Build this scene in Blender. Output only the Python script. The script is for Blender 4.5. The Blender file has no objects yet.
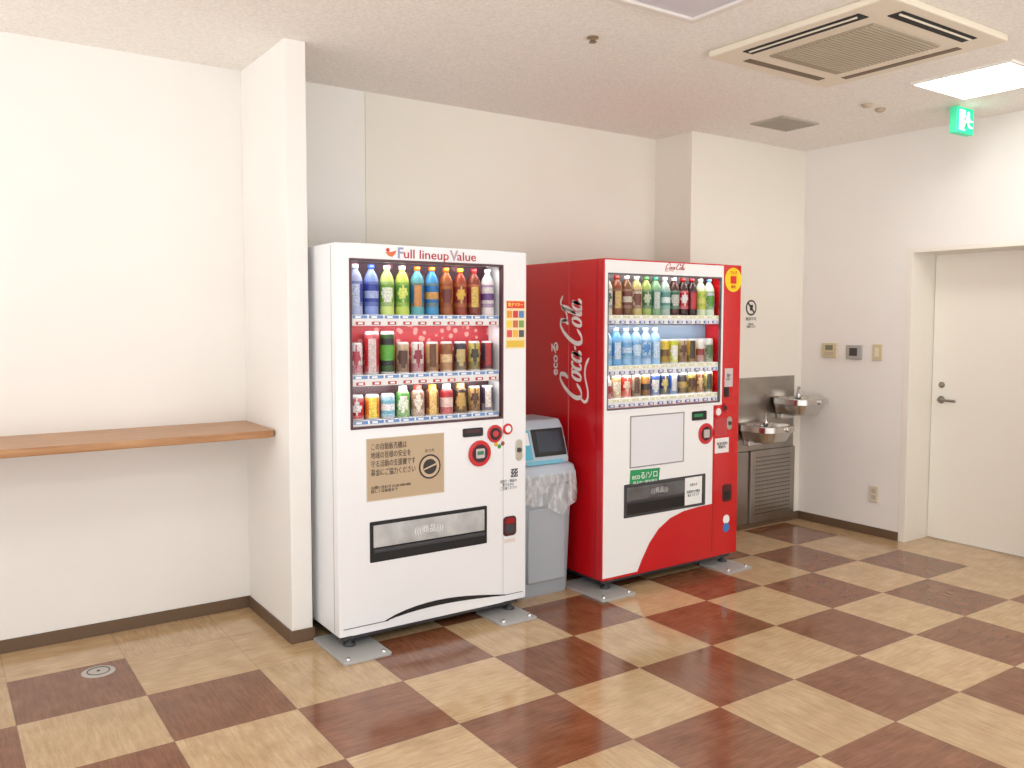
import bpy, bmesh, math, random
from mathutils import Vector, Matrix
random.seed(7)
scene=bpy.context.scene
col=scene.collection
# ---------------------------------------------------------------- dimensions (metres)
H=2.725; YB=4.357; XS0=1.347; XS1=1.446; YS=3.739; XP=4.189; YP=4.02; XR=5.378
GX=.6805; GY=3.54; T=.45
XE=5.76; XW=-2.0; YN=-1.6
DY0,DY1,DZ=2.20,3.217,1.962      # door opening in the right wall
def s2l(c):
    return tuple(((v/255)/12.92 if v/255<=.04045 else ((v/255+.055)/1.055)**2.4) for v in c)
# ---------------------------------------------------------------- materials
MATS={}
def mat(name,rgb,rough=.5,metal=0.,emit=0.,spec=.5,trans=0.,coat=0.,noise=0.,nscale=20,bump=0.,bscale=80):
    if name in MATS: return MATS[name]
    m=bpy.data.materials.new(name); m.use_nodes=True; nt=m.node_tree; b=nt.nodes['Principled BSDF']
    c=(*s2l(rgb),1)
    b.inputs['Base Color'].default_value=c; b.inputs['Roughness'].default_value=rough
    b.inputs['Metallic'].default_value=metal; b.inputs['Specular IOR Level'].default_value=spec
    b.inputs['Coat Weight'].default_value=coat; b.inputs['Coat Roughness'].default_value=.05
    b.inputs['Transmission Weight'].default_value=trans
    if emit: b.inputs['Emission Color'].default_value=c; b.inputs['Emission Strength'].default_value=emit
    tc=None
    if noise or bump:
        g=nt.nodes.new('ShaderNodeNewGeometry')
    if noise:
        n=nt.nodes.new('ShaderNodeTexNoise'); n.inputs['Scale'].default_value=nscale; n.inputs['Detail'].default_value=5
        nt.links.new(g.outputs['Position'],n.inputs['Vector'])
        r=nt.nodes.new('ShaderNodeMapRange'); r.inputs[1].default_value=.3; r.inputs[2].default_value=.7
        r.inputs[3].default_value=1-noise; r.inputs[4].default_value=1+noise*.3
        nt.links.new(n.outputs[0],r.inputs[0])
        mx=nt.nodes.new('ShaderNodeVectorMath'); mx.operation='SCALE'; mx.inputs[0].default_value=c[:3]
        nt.links.new(r.outputs[0],mx.inputs['Scale']); nt.links.new(mx.outputs[0],b.inputs['Base Color'])
    if bump:
        n2=nt.nodes.new('ShaderNodeTexNoise'); n2.inputs['Scale'].default_value=bscale; n2.inputs['Detail'].default_value=4
        nt.links.new(g.outputs['Position'],n2.inputs['Vector'])
        bp=nt.nodes.new('ShaderNodeBump'); bp.inputs['Strength'].default_value=bump; bp.inputs['Distance'].default_value=.003
        nt.links.new(n2.outputs[0],bp.inputs['Height']); nt.links.new(bp.outputs[0],b.inputs['Normal'])
    MATS[name]=m; return m
def cm(rgb,rough=.35,**k): return mat('paint_%d_%d_%d'%tuple(rgb),rgb,rough,**k)

def floor_mat():
    m=bpy.data.materials.new('checker_vinyl_floor'); m.use_nodes=True; nt=m.node_tree; b=nt.nodes['Principled BSDF']; L=nt.links
    def M(op,a,c=None,d=None):
        n=nt.nodes.new('ShaderNodeMath'); n.operation=op
        for i,v in enumerate((a,c,d)):
            if v is None: continue
            if isinstance(v,(int,float)): n.inputs[i].default_value=v
            else: L.new(v,n.inputs[i])
        return n.outputs[0]
    g=nt.nodes.new('ShaderNodeNewGeometry'); s=nt.nodes.new('ShaderNodeSeparateXYZ'); L.new(g.outputs['Position'],s.inputs[0])
    u=M('DIVIDE',M('SUBTRACT',s.outputs[0],GX),T); v=M('DIVIDE',M('SUBTRACT',s.outputs[1],GY),T)
    i=M('FLOOR',u); j=M('FLOOR',v); fu=M('SUBTRACT',u,i); fv=M('SUBTRACT',v,j)
    odd=M('FLOORED_MODULO',M('ADD',i,j),2.)
    inb=M('MULTIPLY',M('LESS_THAN',j,.5),M('LESS_THAN',i,9.5))
    cut=M('MULTIPLY',M('COMPARE',i,1.,.4),M('COMPARE',j,0.,.4))
    dark=M('MULTIPLY',M('MULTIPLY',odd,inb),M('SUBTRACT',1.,cut))
    cx=nt.nodes.new('ShaderNodeCombineXYZ'); L.new(i,cx.inputs[0]); L.new(j,cx.inputs[1])
    wn=nt.nodes.new('ShaderNodeTexWhiteNoise'); wn.noise_dimensions='3D'; L.new(cx.outputs[0],wn.inputs[0]); rnd=wn.outputs[0]
    def streak(sx,sy,sc):
        mp=nt.nodes.new('ShaderNodeMapping'); mp.inputs['Scale'].default_value=(sx,sy,1); L.new(g.outputs['Position'],mp.inputs[0])
        ad=nt.nodes.new('ShaderNodeVectorMath'); ad.operation='ADD'; L.new(mp.outputs[0],ad.inputs[0])
        sc2=nt.nodes.new('ShaderNodeVectorMath'); sc2.operation='SCALE'; L.new(wn.outputs[1],sc2.inputs[0]); sc2.inputs['Scale'].default_value=9.
        L.new(sc2.outputs[0],ad.inputs[1])
        n=nt.nodes.new('ShaderNodeTexNoise'); n.inputs['Scale'].default_value=sc; n.inputs['Detail'].default_value=6; n.inputs['Roughness'].default_value=.7
        L.new(ad.outputs[0],n.inputs['Vector']); return n.outputs[0]
    a=streak(1,9,9.); c=streak(9,1,9.)
    sel=M('GREATER_THAN',rnd,.5)
    st=M('ADD',M('MULTIPLY',a,sel),M('MULTIPLY',c,M('SUBTRACT',1.,sel)))
    big=nt.nodes.new('ShaderNodeTexNoise'); big.inputs['Scale'].default_value=9; big.inputs['Detail'].default_value=4; L.new(g.outputs['Position'],big.inputs['Vector'])
    st=M('ADD',M('MULTIPLY',st,.65),M('MULTIPLY',big.outputs[0],.35))
    def ramp(c1,c2,c3):
        r=nt.nodes.new('ShaderNodeValToRGB'); e=r.color_ramp.elements
        e[0].position=.34; e[0].color=(*s2l(c1),1); e[1].position=.66; e[1].color=(*s2l(c3),1)
        k=e.new(.5); k.color=(*s2l(c2),1); L.new(st,r.inputs[0]); return r.outputs[0]
    R1=ramp((170,139,102),(190,160,121),(206,179,142)); R2=ramp((104,64,41),(126,80,54),(144,97,70))
    mx=nt.nodes.new('ShaderNodeMix'); mx.data_type='RGBA'; L.new(dark,mx.inputs[0]); L.new(R1,mx.inputs[6]); L.new(R2,mx.inputs[7])
    e=M('MINIMUM',M('MINIMUM',fu,M('SUBTRACT',1.,fu)),M('MINIMUM',fv,M('SUBTRACT',1.,fv)))
    line=M('LESS_THAN',e,.0035)
    tone=M('MULTIPLY',M('ADD',.93,M('MULTIPLY',rnd,.12)),M('SUBTRACT',1.,M('MULTIPLY',line,.3)))
    sc=nt.nodes.new('ShaderNodeVectorMath'); sc.operation='SCALE'; L.new(mx.outputs[2],sc.inputs[0]); L.new(tone,sc.inputs['Scale'])
    L.new(sc.outputs[0],b.inputs['Base Color'])
    r=nt.nodes.new('ShaderNodeMapRange'); r.inputs[1].default_value=.3; r.inputs[2].default_value=.7; r.inputs[3].default_value=.09; r.inputs[4].default_value=.19
    L.new(big.outputs[0],r.inputs[0]); L.new(r.outputs[0],b.inputs['Roughness'])
    b.inputs['Specular IOR Level'].default_value=.6
    bp=nt.nodes.new('ShaderNodeBump'); bp.inputs['Strength'].default_value=.05; bp.inputs['Distance'].default_value=.002; L.new(st,bp.inputs['Height']); L.new(bp.outputs[0],b.inputs['Normal'])
    return m
def wood_mat():
    m=bpy.data.materials.new('counter_wood'); m.use_nodes=True; nt=m.node_tree; b=nt.nodes['Principled BSDF']; L=nt.links
    g=nt.nodes.new('ShaderNodeNewGeometry'); mp=nt.nodes.new('ShaderNodeMapping'); mp.inputs['Scale'].default_value=(1.2,22,22); L.new(g.outputs['Position'],mp.inputs[0])
    n=nt.nodes.new('ShaderNodeTexNoise'); n.inputs['Scale'].default_value=3; n.inputs['Detail'].default_value=6; L.new(mp.outputs[0],n.inputs['Vector'])
    r=nt.nodes.new('ShaderNodeValToRGB'); e=r.color_ramp.elements; e[0].position=.35; e[0].color=(*s2l((160,112,70)),1); e[1].position=.65; e[1].color=(*s2l((186,140,95)),1)
    L.new(n.outputs[0],r.inputs[0]); L.new(r.outputs[0],b.inputs['Base Color']); b.inputs['Roughness'].default_value=.35
    return m
def glass_mat():
    m=bpy.data.materials.new('window_glass'); m.use_nodes=True; nt=m.node_tree; nt.nodes.clear(); L=nt.links
    o=nt.nodes.new('ShaderNodeOutputMaterial'); x=nt.nodes.new('ShaderNodeMixShader'); t=nt.nodes.new('ShaderNodeBsdfTransparent'); g=nt.nodes.new('ShaderNodeBsdfGlossy'); g.inputs['Roughness'].default_value=.02
    f=nt.nodes.new('ShaderNodeLayerWeight'); f.inputs[0].default_value=.12
    L.new(f.outputs[0],x.inputs[0]); L.new(t.outputs[0],x.inputs[1]); L.new(g.outputs[0],x.inputs[2]); L.new(x.outputs[0],o.inputs[0]); return m
def bag_mat():
    m=bpy.data.materials.new('plastic_bag'); m.use_nodes=True; nt=m.node_tree; nt.nodes.clear(); L=nt.links
    o=nt.nodes.new('ShaderNodeOutputMaterial'); x=nt.nodes.new('ShaderNodeMixShader'); t=nt.nodes.new('ShaderNodeBsdfTransparent'); g=nt.nodes.new('ShaderNodeBsdfPrincipled'); g.inputs['Roughness'].default_value=.12; g.inputs['Base Color'].default_value=(.88,.9,.92,1)
    ge=nt.nodes.new('ShaderNodeNewGeometry'); mp=nt.nodes.new('ShaderNodeMapping'); mp.inputs['Scale'].default_value=(1,1,.5); L.new(ge.outputs['Position'],mp.inputs[0])
    n=nt.nodes.new('ShaderNodeTexNoise'); n.inputs['Scale'].default_value=28; n.inputs['Detail'].default_value=3; L.new(mp.outputs[0],n.inputs['Vector'])
    b=nt.nodes.new('ShaderNodeBump'); b.inputs['Strength'].default_value=1.; b.inputs['Distance'].default_value=.02; L.new(n.outputs[0],b.inputs['Height']); L.new(b.outputs[0],g.inputs['Normal'])
    r=nt.nodes.new('ShaderNodeMapRange'); r.inputs[1].default_value=.35; r.inputs[2].default_value=.7; r.inputs[3].default_value=.12; r.inputs[4].default_value=.7; L.new(n.outputs[0],r.inputs[0]); L.new(r.outputs[0],x.inputs[0])
    L.new(t.outputs[0],x.inputs[1]); L.new(g.outputs[0],x.inputs[2]); L.new(x.outputs[0],o.inputs[0]); return m
def dots_mat(name,base,dot,scale,emit=.0):
    m=bpy.data.materials.new(name); m.use_nodes=True; nt=m.node_tree; b=nt.nodes['Principled BSDF']; L=nt.links
    g=nt.nodes.new('ShaderNodeNewGeometry'); v=nt.nodes.new('ShaderNodeTexVoronoi'); v.inputs['Scale'].default_value=scale; L.new(g.outputs['Position'],v.inputs['Vector'])
    r=nt.nodes.new('ShaderNodeValToRGB'); e=r.color_ramp.elements; e[0].position=.28; e[0].color=(*s2l(dot),1); e[1].position=.36; e[1].color=(*s2l(base),1)
    L.new(v.outputs['Distance'],r.inputs[0]); L.new(r.outputs[0],b.inputs['Base Color']); b.inputs['Roughness'].default_value=.5
    return m
WALL=mat('wall_paint',(238,235,230),.75,noise=.03,nscale=1.6,bump=.1,bscale=300)
WALL2=mat('wall_paint_panel',(236,231,219),.7,noise=.03,nscale=1.2,bump=.08,bscale=300)
CEIL=mat('ceiling_rockwool',(243,239,232),.9,noise=.12,nscale=75,bump=.5,bscale=90)
BASE=mat('baseboard_brown',(104,82,62),.5)
STEEL=mat('stainless',(212,210,206),.25,metal=1.,noise=.05,nscale=9)
STEELP=mat('stainless_panel',(178,172,164),.33,metal=1.,noise=.12,nscale=7)
STEEL2=mat('stainless_dark',(90,86,80),.4,metal=.8)
CHROME=mat('chrome',(215,215,215),.12,metal=1.)
BLACK=mat('black_plastic',(18,18,20),.35)
DGREY=mat('dark_grey',(60,60,64),.4)
WHITE=mat('machine_white',(238,239,241),.28,coat=.3)
RED=mat('machine_red',(200,10,22),.25,coat=.5)
DRED=mat('dark_red',(150,12,20),.3)
CREAM=mat('cream_plastic',(228,218,199),.5)
PAPER=mat('paper_white',(240,240,238),.7)
LPLATE=mat('base_plate_grey',(178,178,176),.4,metal=.2)
GLASS=glass_mat(); BAG=bag_mat()
# ---------------------------------------------------------------- helpers
def empty(name,loc):
    e=bpy.data.objects.new(name,None); e.location=loc; e.empty_display_size=.1; col.objects.link(e); return e
def link(name,me,par=None,mats=()):
    o=bpy.data.objects.new(name,me); col.objects.link(o)
    for m in (mats if isinstance(mats,(list,tuple)) else [mats]): me.materials.append(m)
    if par is not None:
        o.parent=par; o.matrix_parent_inverse=Matrix.Translation(-Vector(par.location))
    return o
def bev(o,w,seg=3):
    if w>0:
        m=o.modifiers.new('b','BEVEL'); m.width=w; m.segments=seg; m.limit_method='ANGLE'; m.angle_limit=.6
        for p in o.data.polygons: p.use_smooth=True
        w2=o.modifiers.new('wn','WEIGHTED_NORMAL'); w2.keep_sharp=True
    return o
def box(name,x0,x1,y0,y1,z0,z1,m,par=None,b=0.,seg=3):
    me=bpy.data.meshes.new(name); bm=bmesh.new()
    c=Vector(((x0+x1)/2,(y0+y1)/2,(z0+z1)/2))
    r=bmesh.ops.create_cube(bm,size=1)
    for v in bm.verts: v.co=Vector((v.co.x*abs(x1-x0),v.co.y*abs(y1-y0),v.co.z*abs(z1-z0)))
    bm.to_mesh(me); bm.free(); o=link(name,me,par,m); o.location=c; return bev(o,b,seg)
def pane(name,x0,x1,y,z0,z1,m,par):
    me=bpy.data.meshes.new(name); me.from_pydata([(x0,y,z0),(x1,y,z0),(x1,y,z1),(x0,y,z1)],[],[(0,1,2,3)]); return link(name,me,par,m)
def multi(name,boxes,m,par=None):
    me=bpy.data.meshes.new(name); bm=bmesh.new()
    for xa,xb,ya,yb,za,zb in boxes:
        r=bmesh.ops.create_cube(bm,size=1)
        for v in r['verts']: v.co=Vector(((xa+xb)/2+v.co.x*(xb-xa),(ya+yb)/2+v.co.y*(yb-ya),(za+zb)/2+v.co.z*(zb-za)))
    bm.to_mesh(me); bm.free(); return link(name,me,par,m)
def prism(name,pts,axis,a0,a1,m,par=None,b=0.):
    """pts: 2D polygon. axis 'y': pts are (x,z); 'x': pts are (y,z); 'z': pts are (x,y)"""
    me=bpy.data.meshes.new(name); bm=bmesh.new()
    def P(p,a): return {'y':(p[0],a,p[1]),'x':(a,p[0],p[1]),'z':(p[0],p[1],a)}[axis]
    A=[bm.verts.new(P(p,a0)) for p in pts]; B=[bm.verts.new(P(p,a1)) for p in pts]; n=len(pts)
    bm.faces.new(A); bm.faces.new(B[::-1])
    for i in range(n): bm.faces.new((A[i],B[i],B[(i+1)%n],A[(i+1)%n]))
    bmesh.ops.recalc_face_normals(bm,faces=bm.faces); bm.to_mesh(me); bm.free()
    return bev(link(name,me,par,m),b,2)
def rrect(x0,x1,z0,z1,r,n=5):
    p=[]
    for cx,cz,a in ((x1-r,z1-r,0),(x0+r,z1-r,90),(x0+r,z0+r,180),(x1-r,z0+r,270)):
        for k in range(n+1):
            t=math.radians(a+90*k/n); p.append((cx+r*math.cos(t),cz+r*math.sin(t)))
    return p
def ell(cx,cz,rx,rz,n=32): return [(cx+rx*math.cos(2*math.pi*k/n),cz+rz*math.sin(2*math.pi*k/n)) for k in range(n)]
def disc(name,cx,cz,r,y0,y1,m,par,rz=None,b=0.): return prism(name,ell(cx,cz,r,rz or r),'y',y0,y1,m,par,b)
def lathe(name,prof,loc,m,par=None,n=32,axis='z'):
    me=bpy.data.meshes.new(name); bm=bmesh.new(); rings=[]
    for r,z in prof:
        ring=[]
        for k in range(n):
            t=2*math.pi*k/n; a,b_=r*math.cos(t),r*math.sin(t)
            v={'z':(a,b_,z),'y':(a,z,b_),'x':(z,a,b_)}[axis]
            ring.append(bm.verts.new(v))
        rings.append(ring)
    for A,B in zip(rings,rings[1:]):
        for k in range(n): bm.faces.new((A[k],A[(k+1)%n],B[(k+1)%n],B[k]))
    bmesh.ops.remove_doubles(bm,verts=bm.verts,dist=1e-6); 
    bmesh.ops.recalc_face_normals(bm,faces=bm.faces)
    for f in bm.faces: f.smooth=True
    bm.to_mesh(me); bm.free(); o=link(name,me,par,m); o.location=loc
    return o
def tube(name,pts,r,m,par=None):
    c=bpy.data.curves.new(name,'CURVE'); c.dimensions='3D'; c.bevel_depth=r; c.bevel_resolution=4; c.use_fill_caps=True
    s=c.splines.new('BEZIER'); s.bezier_points.add(len(pts)-1)
    for bp,p in zip(s.bezier_points,pts): bp.co=p; bp.handle_left_type=bp.handle_right_type='AUTO'
    c.materials.append(m); o=bpy.data.objects.new(name,c); col.objects.link(o)
    dg=bpy.context.evaluated_depsgraph_get(); me=bpy.data.meshes.new_from_object(o.evaluated_get(dg)); bpy.data.objects.remove(o)
    for p in me.polygons: p.use_smooth=True
    me.materials.clear()
    return link(name,me,par,m)
def text(name,body,size,loc,m,par,facing='-y',align='CENTER',off=0.,shear=0.,ext=.0006,spacing=1.,line=1.,w=None):
    c=bpy.data.curves.new(name,'FONT'); c.body=body; c.size=size; c.align_x=align; c.align_y='CENTER'; c.offset=off; c.shear=shear; c.extrude=ext
    c.space_character=spacing; c.space_line=line; c.resolution_u=3
    o=bpy.data.objects.new(name,c); col.objects.link(o)
    dg=bpy.context.evaluated_depsgraph_get(); dg.update(); me=bpy.data.meshes.new_from_object(o.evaluated_get(dg)); bpy.data.objects.remove(o)
    if w:
        xs=[v.co.x for v in me.vertices]; k=w/max(1e-6,(max(xs)-min(xs)))
        for v in me.vertices: v.co.x*=k
    me.materials.clear(); o=link(name,me,par,m); o.location=loc
    o.rotation_euler={'-y':(math.pi/2,0,0),'-x':(math.pi/2,0,-math.pi/2)}[facing]
    return o
def strokes(name,paths,M4,m,par,th=.001):
    """calligraphic ribbon strokes. paths: list of (pts, wmin, wmax); M4 maps (u,v,0) to world"""
    bm=bmesh.new()
    for pts,w0,w1 in paths:
        P=[Vector((a,b)) for a,b in pts]; Q=[]
        E=[P[0]*2-P[1]]+P+[P[-1]*2-P[-2]]
        for i in range(1,len(E)-2):
            for k in range(8):
                t=k/8; p0,p1,p2,p3=E[i-1:i+3]
                Q.append(.5*((2*p1)+(p2-p0)*t+(2*p0-5*p1+4*p2-p3)*t*t+(3*p1-p0-3*p2+p3)*t**3))
        Q.append(P[-1]); prev=None; n=len(Q)
        for i,q in enumerate(Q):
            d=(Q[min(i+1,n-1)]-Q[max(i-1,0)]); 
            if d.length<1e-9: continue
            d.normalize(); w=(w0+(w1-w0)*abs(d.y)**1.3)*min(1,(min(i,n-1-i)+2)/5)
            nn=Vector((-d.y,d.x))*w/2
            cur=[bm.verts.new((*(q+nn),0)),bm.verts.new((*(q-nn),0))]
            if prev: bm.faces.new((prev[0],prev[1],cur[1],cur[0]))
            prev=cur
    for v in bm.verts:
        v.co.x+=v.co.y*.38
        v.co=M4@v.co
    me=bpy.data.meshes.new(name); bm.to_mesh(me); bm.free(); return link(name,me,par,m)
def loop(cx,cy,rx,ry,a0,a1,n=10): return [(cx+rx*math.cos(math.radians(a0+(a1-a0)*k/n)),cy+ry*math.sin(math.radians(a0+(a1-a0)*k/n))) for k in range(n+1)]
def script_logo():
    C=[(1.75,1.45),(2.0,1.75),(1.85,2.2),(1.35,2.3),(.75,1.9),(.3,1.2),(.2,.5),(.55,0),(1.1,0),(1.7,.45)]
    t=.14;W=.48;w=.36
    ps=[(C,t,W),
    ([(.45,.05),(.2,-.35),(.6,-.7),(1.5,-.75),(2.8,-.45),(3.9,-.5),(4.9,-.85)],.16,.3),
    (loop(2.45,.5,.36,.5,100,460),t,w),([(2.7,.95),(3.0,1.0),(3.2,.8)],.1,.15),
    (loop(3.55,.5,.36,.5,50,320),t,w),([(3.83,.2),(4.05,.45)],.1,.15),
    (loop(4.35,.5,.34,.5,60,420),t,w),([(4.72,1.0),(4.68,.5),(4.75,.1),(4.95,.05),(5.1,.3)],t,w),
    ([(5.05,.62),(5.5,.7)],.2,.2)]
    ps+= [([(a+5.6,b) for a,b in C],t,W),([(7.4,2.2),(7.9,1.6),(8.6,1.75),(9.2,2.3),(10.1,2.1)],.14,.25),
    (loop(8.0,.5,.36,.5,100,460),t,w),([(8.25,.95),(8.5,.85)],.1,.15),
    ([(8.75,.6),(9.05,1.5),(9.0,2.1),(8.8,2.0),(8.78,1.0),(8.85,.2),(9.05,.02),(9.25,.25)],t,w),
    (loop(9.6,.5,.34,.5,60,420),t,w),([(9.97,1.0),(9.93,.5),(10.0,.1),(10.2,.05),(10.4,.35)],t,w)]
    return ps
# ---------------------------------------------------------------- room shell
box('floor',XW,XE,YN,4.5,-.1,0,floor_mat())
box('ceiling',XW,XE,YN,4.5,H,H+.1,CEIL)
wb=empty('wall_back',(1,YB,0))
box('left_section',XW,2.018,YB,4.5,0,H,WALL,wb); box('right_section',2.021,XP,YB,4.5,0,H,WALL2,wb); box('seam',2.018,2.021,YB+.002,4.5,0,H,mat('seam',(190,180,165),.8),wb)
box('wall_partition',XS0,XS1,YS,YB,0,H,WALL,b=.003)
box('wall_pillar',XP,XR,YP,4.5,0,H,WALL2,b=.003)
wr=empty('wall_right',(XR,3,0))
box('section_near',XR,XE,YN,DY0,0,H,WALL,wr); box('section_far',XR,XE,DY1,4.5,0,H,WALL,wr); box('header',XR,XE,DY0,DY1,DZ,H,WALL,wr)
# baseboards
def bb(n,x0,x1,y0,y1): box('baseboard_'+n,x0,x1,y0,y1,0,.06,BASE,b=.002)
bb('left',XW,XS0-.008,YB-.008,YB); bb('partition_side',XS0-.008,XS0,YS,YB); bb('partition_end',XS0-.008,XS1+.008,YS-.008,YS)
bb('alcove',XS1,XP,YB-.008,YB); bb('pillar_side',XP-.008,XP,YP-.008,YB-.008); bb('pillar',XP,XR-.008,YP-.008,YP); bb('right',XR-.008,XR,DY1,YP); bb('right_near',XR-.008,XR,YN,DY0)
# door
DF=mat('door_frame',(236,231,220),.5)
tr=empty('trim_door_frame',(XR,2.7,0))
box('jamb_far',XR-.004,5.72,DY1-.045,DY1,0,DZ,DF,tr,.002); box('jamb_near',XR-.004,5.72,DY0,DY0+.045,0,DZ,DF,tr,.002); box('head',XR-.004,5.72,DY0+.045,DY1-.045,DZ-.03,DZ,DF,tr,.002)
d=empty('door_1',(5.67,2.7,0))
DM=mat('door_paint',(238,234,223),.45)
DX=5.65
box('slab',DX,DX+.04,DY0+.048,DY1-.048,.006,DZ-.033,DM,d,.002)
HM=mat('handle_metal',(150,146,138),.3,metal=.9)
lathe('rose',[(0,0),(.024,0),(.026,-.004),(.022,-.012),(0,-.012)],(DX,3.10,.955),HM,d,axis='x')
tube('lever',[(DX-.015,3.10,.955),(DX-.045,3.098,.955),(DX-.048,3.065,.955),(DX-.045,2.985,.953)],.009,HM,d)
lathe('lock',[(0,0),(.02,0),(.02,-.008),(.012,-.016),(0,-.016)],(DX,3.10,1.055),HM,d,axis='x')
# ---------------------------------------------------------------- counter shelf
cs=empty('wall_shelf',(0,4.1,.96)); WD=wood_mat()
yf=3.895; r=.05
prism('top',[(XW,YB),(XW,yf)]+[(XS0-.002-r+r*math.sin(math.radians(a)),yf+r-r*math.cos(math.radians(a))) for a in range(0,91,15)]+[(XS0-.002,YB)],'z',.938,.972,WD,cs,.004)
for xx in (-1.2,-.3): box('bracket',xx,xx+.03,3.98,YB,.90,.938,DGREY,cs,.003)
# ---------------------------------------------------------------- products
PK={'pet':[(0,0,0),(.028,0,0),(.033,.006,0),(.033,.03,0),(.0315,.034,0),(.033,.038,1),(.0335,.055,1),(.0335,.07,1),(.0335,.085,1),(.0335,.10,1),(.0335,.115,1),(.0335,.127,1),(.033,.138,1),(.031,.150,0),(.024,.168,0),(.014,.183,0),(.013,.190,0),(.0155,.191,2),(.0155,.207,2),(0,.207,2)],
'can':[(0,0,3),(.024,0,3),(.032,.008,3),(.033,.011,1),(.033,.026,1),(.033,.042,1),(.033,.058,1),(.033,.074,1),(.033,.09,1),(.033,.108,1),(.029,.118,3),(.0275,.122,3),(.026,.119,3),(0,.119,3)],
'tall':[(0,0,3),(.024,0,3),(.032,.008,3),(.033,.011,1),(.033,.035,1),(.033,.055,1),(.033,.075,1),(.033,.095,1),(.033,.115,1),(.033,.14,1),(.033,.156,1),(.029,.165,3),(.0275,.168,3),(.026,.166,3),(0,.166,3)],
'slim':[(0,0,3),(.024,0,3),(.0265,.004,3),(.0265,.007,1),(.0265,.020,1),(.0265,.034,1),(.0265,.048,1),(.0265,.062,1),(.0265,.078,1),(.0265,.098,1),(.024,.102,3),(.0235,.105,3),(0,.103,3)],
'bcan':[(0,0,3),(.026,0,3),(.032,.006,1),(.032,.025,1),(.032,.04,1),(.032,.055,1),(.032,.07,1),(.032,.088,1),(.032,.108,1),(.029,.122,1),(.022,.132,1),(.0195,.135,2),(.0195,.155,2),(0,.155,2)]}
def products(name,items,x0,x1,y,z,par,hs=1.,ss=None,rs=1.):
    """ss / rs: height and radius factors for the small cans"""
    bm=bmesh.new(); mats=[]
    def mi(c,pr=0):
        mm=mat('print_%d_%d_%d'%tuple(c),c,.3,noise=.5,nscale=150) if pr else cm(c,.3)
        if mm not in mats: mats.append(mm)
        return mats.index(mm)
    n=28; N=len(items); sp=(x1-x0)/N
    for q,(kind,liq,lab,cap,acc) in enumerate(items):
        h_=(ss or hs) if kind=='slim' else hs; r_s=rs if kind=='slim' else 1.
        cx=x0+sp*(q+.5); prof=PK[kind]; idx=[mi(liq),mi(lab,1),mi(cap),mi((200,200,202)),mi(acc,1),mi(tuple(int((a_*1.3+b_)/2.3) for a_,b_ in zip(lab,acc)),1)]
        rm=max(p[0] for p in prof)*r_s; kr=min(1.,sp*.47/rm)*r_s
        rings=[[bm.verts.new((cx+r_*kr*math.cos(2*math.pi*k/n),y+r_*kr*math.sin(2*math.pi*k/n),z+zz*h_)) for k in range(n)] if r_>0 else [bm.verts.new((cx,y,z+zz*h_))] for r_,zz,_ in prof]
        lz=[p[1] for p in prof if p[2]==1]; zm=(min(lz)+max(lz))/2; zh=(max(lz)-min(lz))/2
        style=(q*7+int(z*100))%4
        for a in range(len(prof)-1):
            A,B=rings[a],rings[a+1]; s=prof[a+1][2] if prof[a][2]==prof[a+1][2] or prof[a+1][2]!=1 else 1
            if prof[a][2]!=prof[a+1][2] and prof[a+1][2]==1: s=prof[a][2]
            zc=(prof[a][1]+prof[a+1][1])/2
            for k in range(n):
                if len(A)==1 and len(B)==1: continue
                if len(A)==1: f=bm.faces.new((A[0],B[(k+1)%n],B[k]))
                elif len(B)==1: f=bm.faces.new((A[k],A[(k+1)%n],B[0]))
                else: f=bm.faces.new((A[k],A[(k+1)%n],B[(k+1)%n],B[k]))
                f.smooth=True; m_=idx[s]
                if s==1:
                    ang=((k+.5)/n*360-250+180)%360-180   # patch faces front-left
                    t=(zc-zm)/zh
                    if style==0 and (ang/52)**2+(t/.6)**2<1: m_=idx[4]
                    if style==1 and abs(t)<.35: m_=idx[4]
                    if style==2 and abs(ang)<28 and abs(t)<.85: m_=idx[4]
                    if style==3 and abs(ang/60)+abs(t-.1)<.75: m_=idx[4]
                    if m_!=idx[4] and (t<-.55 or t>.8): m_=idx[5]
                f.material_index=m_
    me=bpy.data.meshes.new(name); bm.to_mesh(me); bm.free(); return link(name,me,par,mats)
def strip(par,x0,x1,y,zc,n,label,button,tag,h=.05,blue=(225,230,240)):
    box('price_strip_'+tag,x0,x1,y-.004,y+.03,zc-h/2,zc+h/2,PAPER,par,.003)
    bm=bmesh.new(); sp=(x1-x0)/n
    mats=[cm(label),cm(button),cm((250,250,250)),cm((190,200,40))]
    def b3(xa,xb,ya,yb,za,zb,mi):
        r_=bmesh.ops.create_cube(bm,size=1)
        for v in r_['verts']: v.co=Vector(((xa+xb)/2+v.co.x*(xb-xa),(ya+yb)/2+v.co.y*(yb-ya),(za+zb)/2+v.co.z*(zb-za)))
        for f in {f for v in r_['verts'] for f in v.link_faces}: f.material_index=mi
    for q in range(n):
        c=x0+sp*(q+.5)
        b3(c-sp*.44,c+sp*.44,y-.006,y-.003,zc+.008,zc+.022,0)
        b3(c-sp*.30,c+sp*.05,y-.0075,y-.005,zc+.010,zc+.019,2)
        b3(c-sp*.26,c+sp*.26,y-.009,y-.003,zc-.020,zc-.006,1)
        b3(c-sp*.14,c+sp*.14,y-.0105,y-.006,zc-.017,zc-.009,2)
    me=bpy.data.meshes.new('b'); bm.to_mesh(me); bm.free(); return link('price_buttons_'+tag,me,par,mats)
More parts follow.
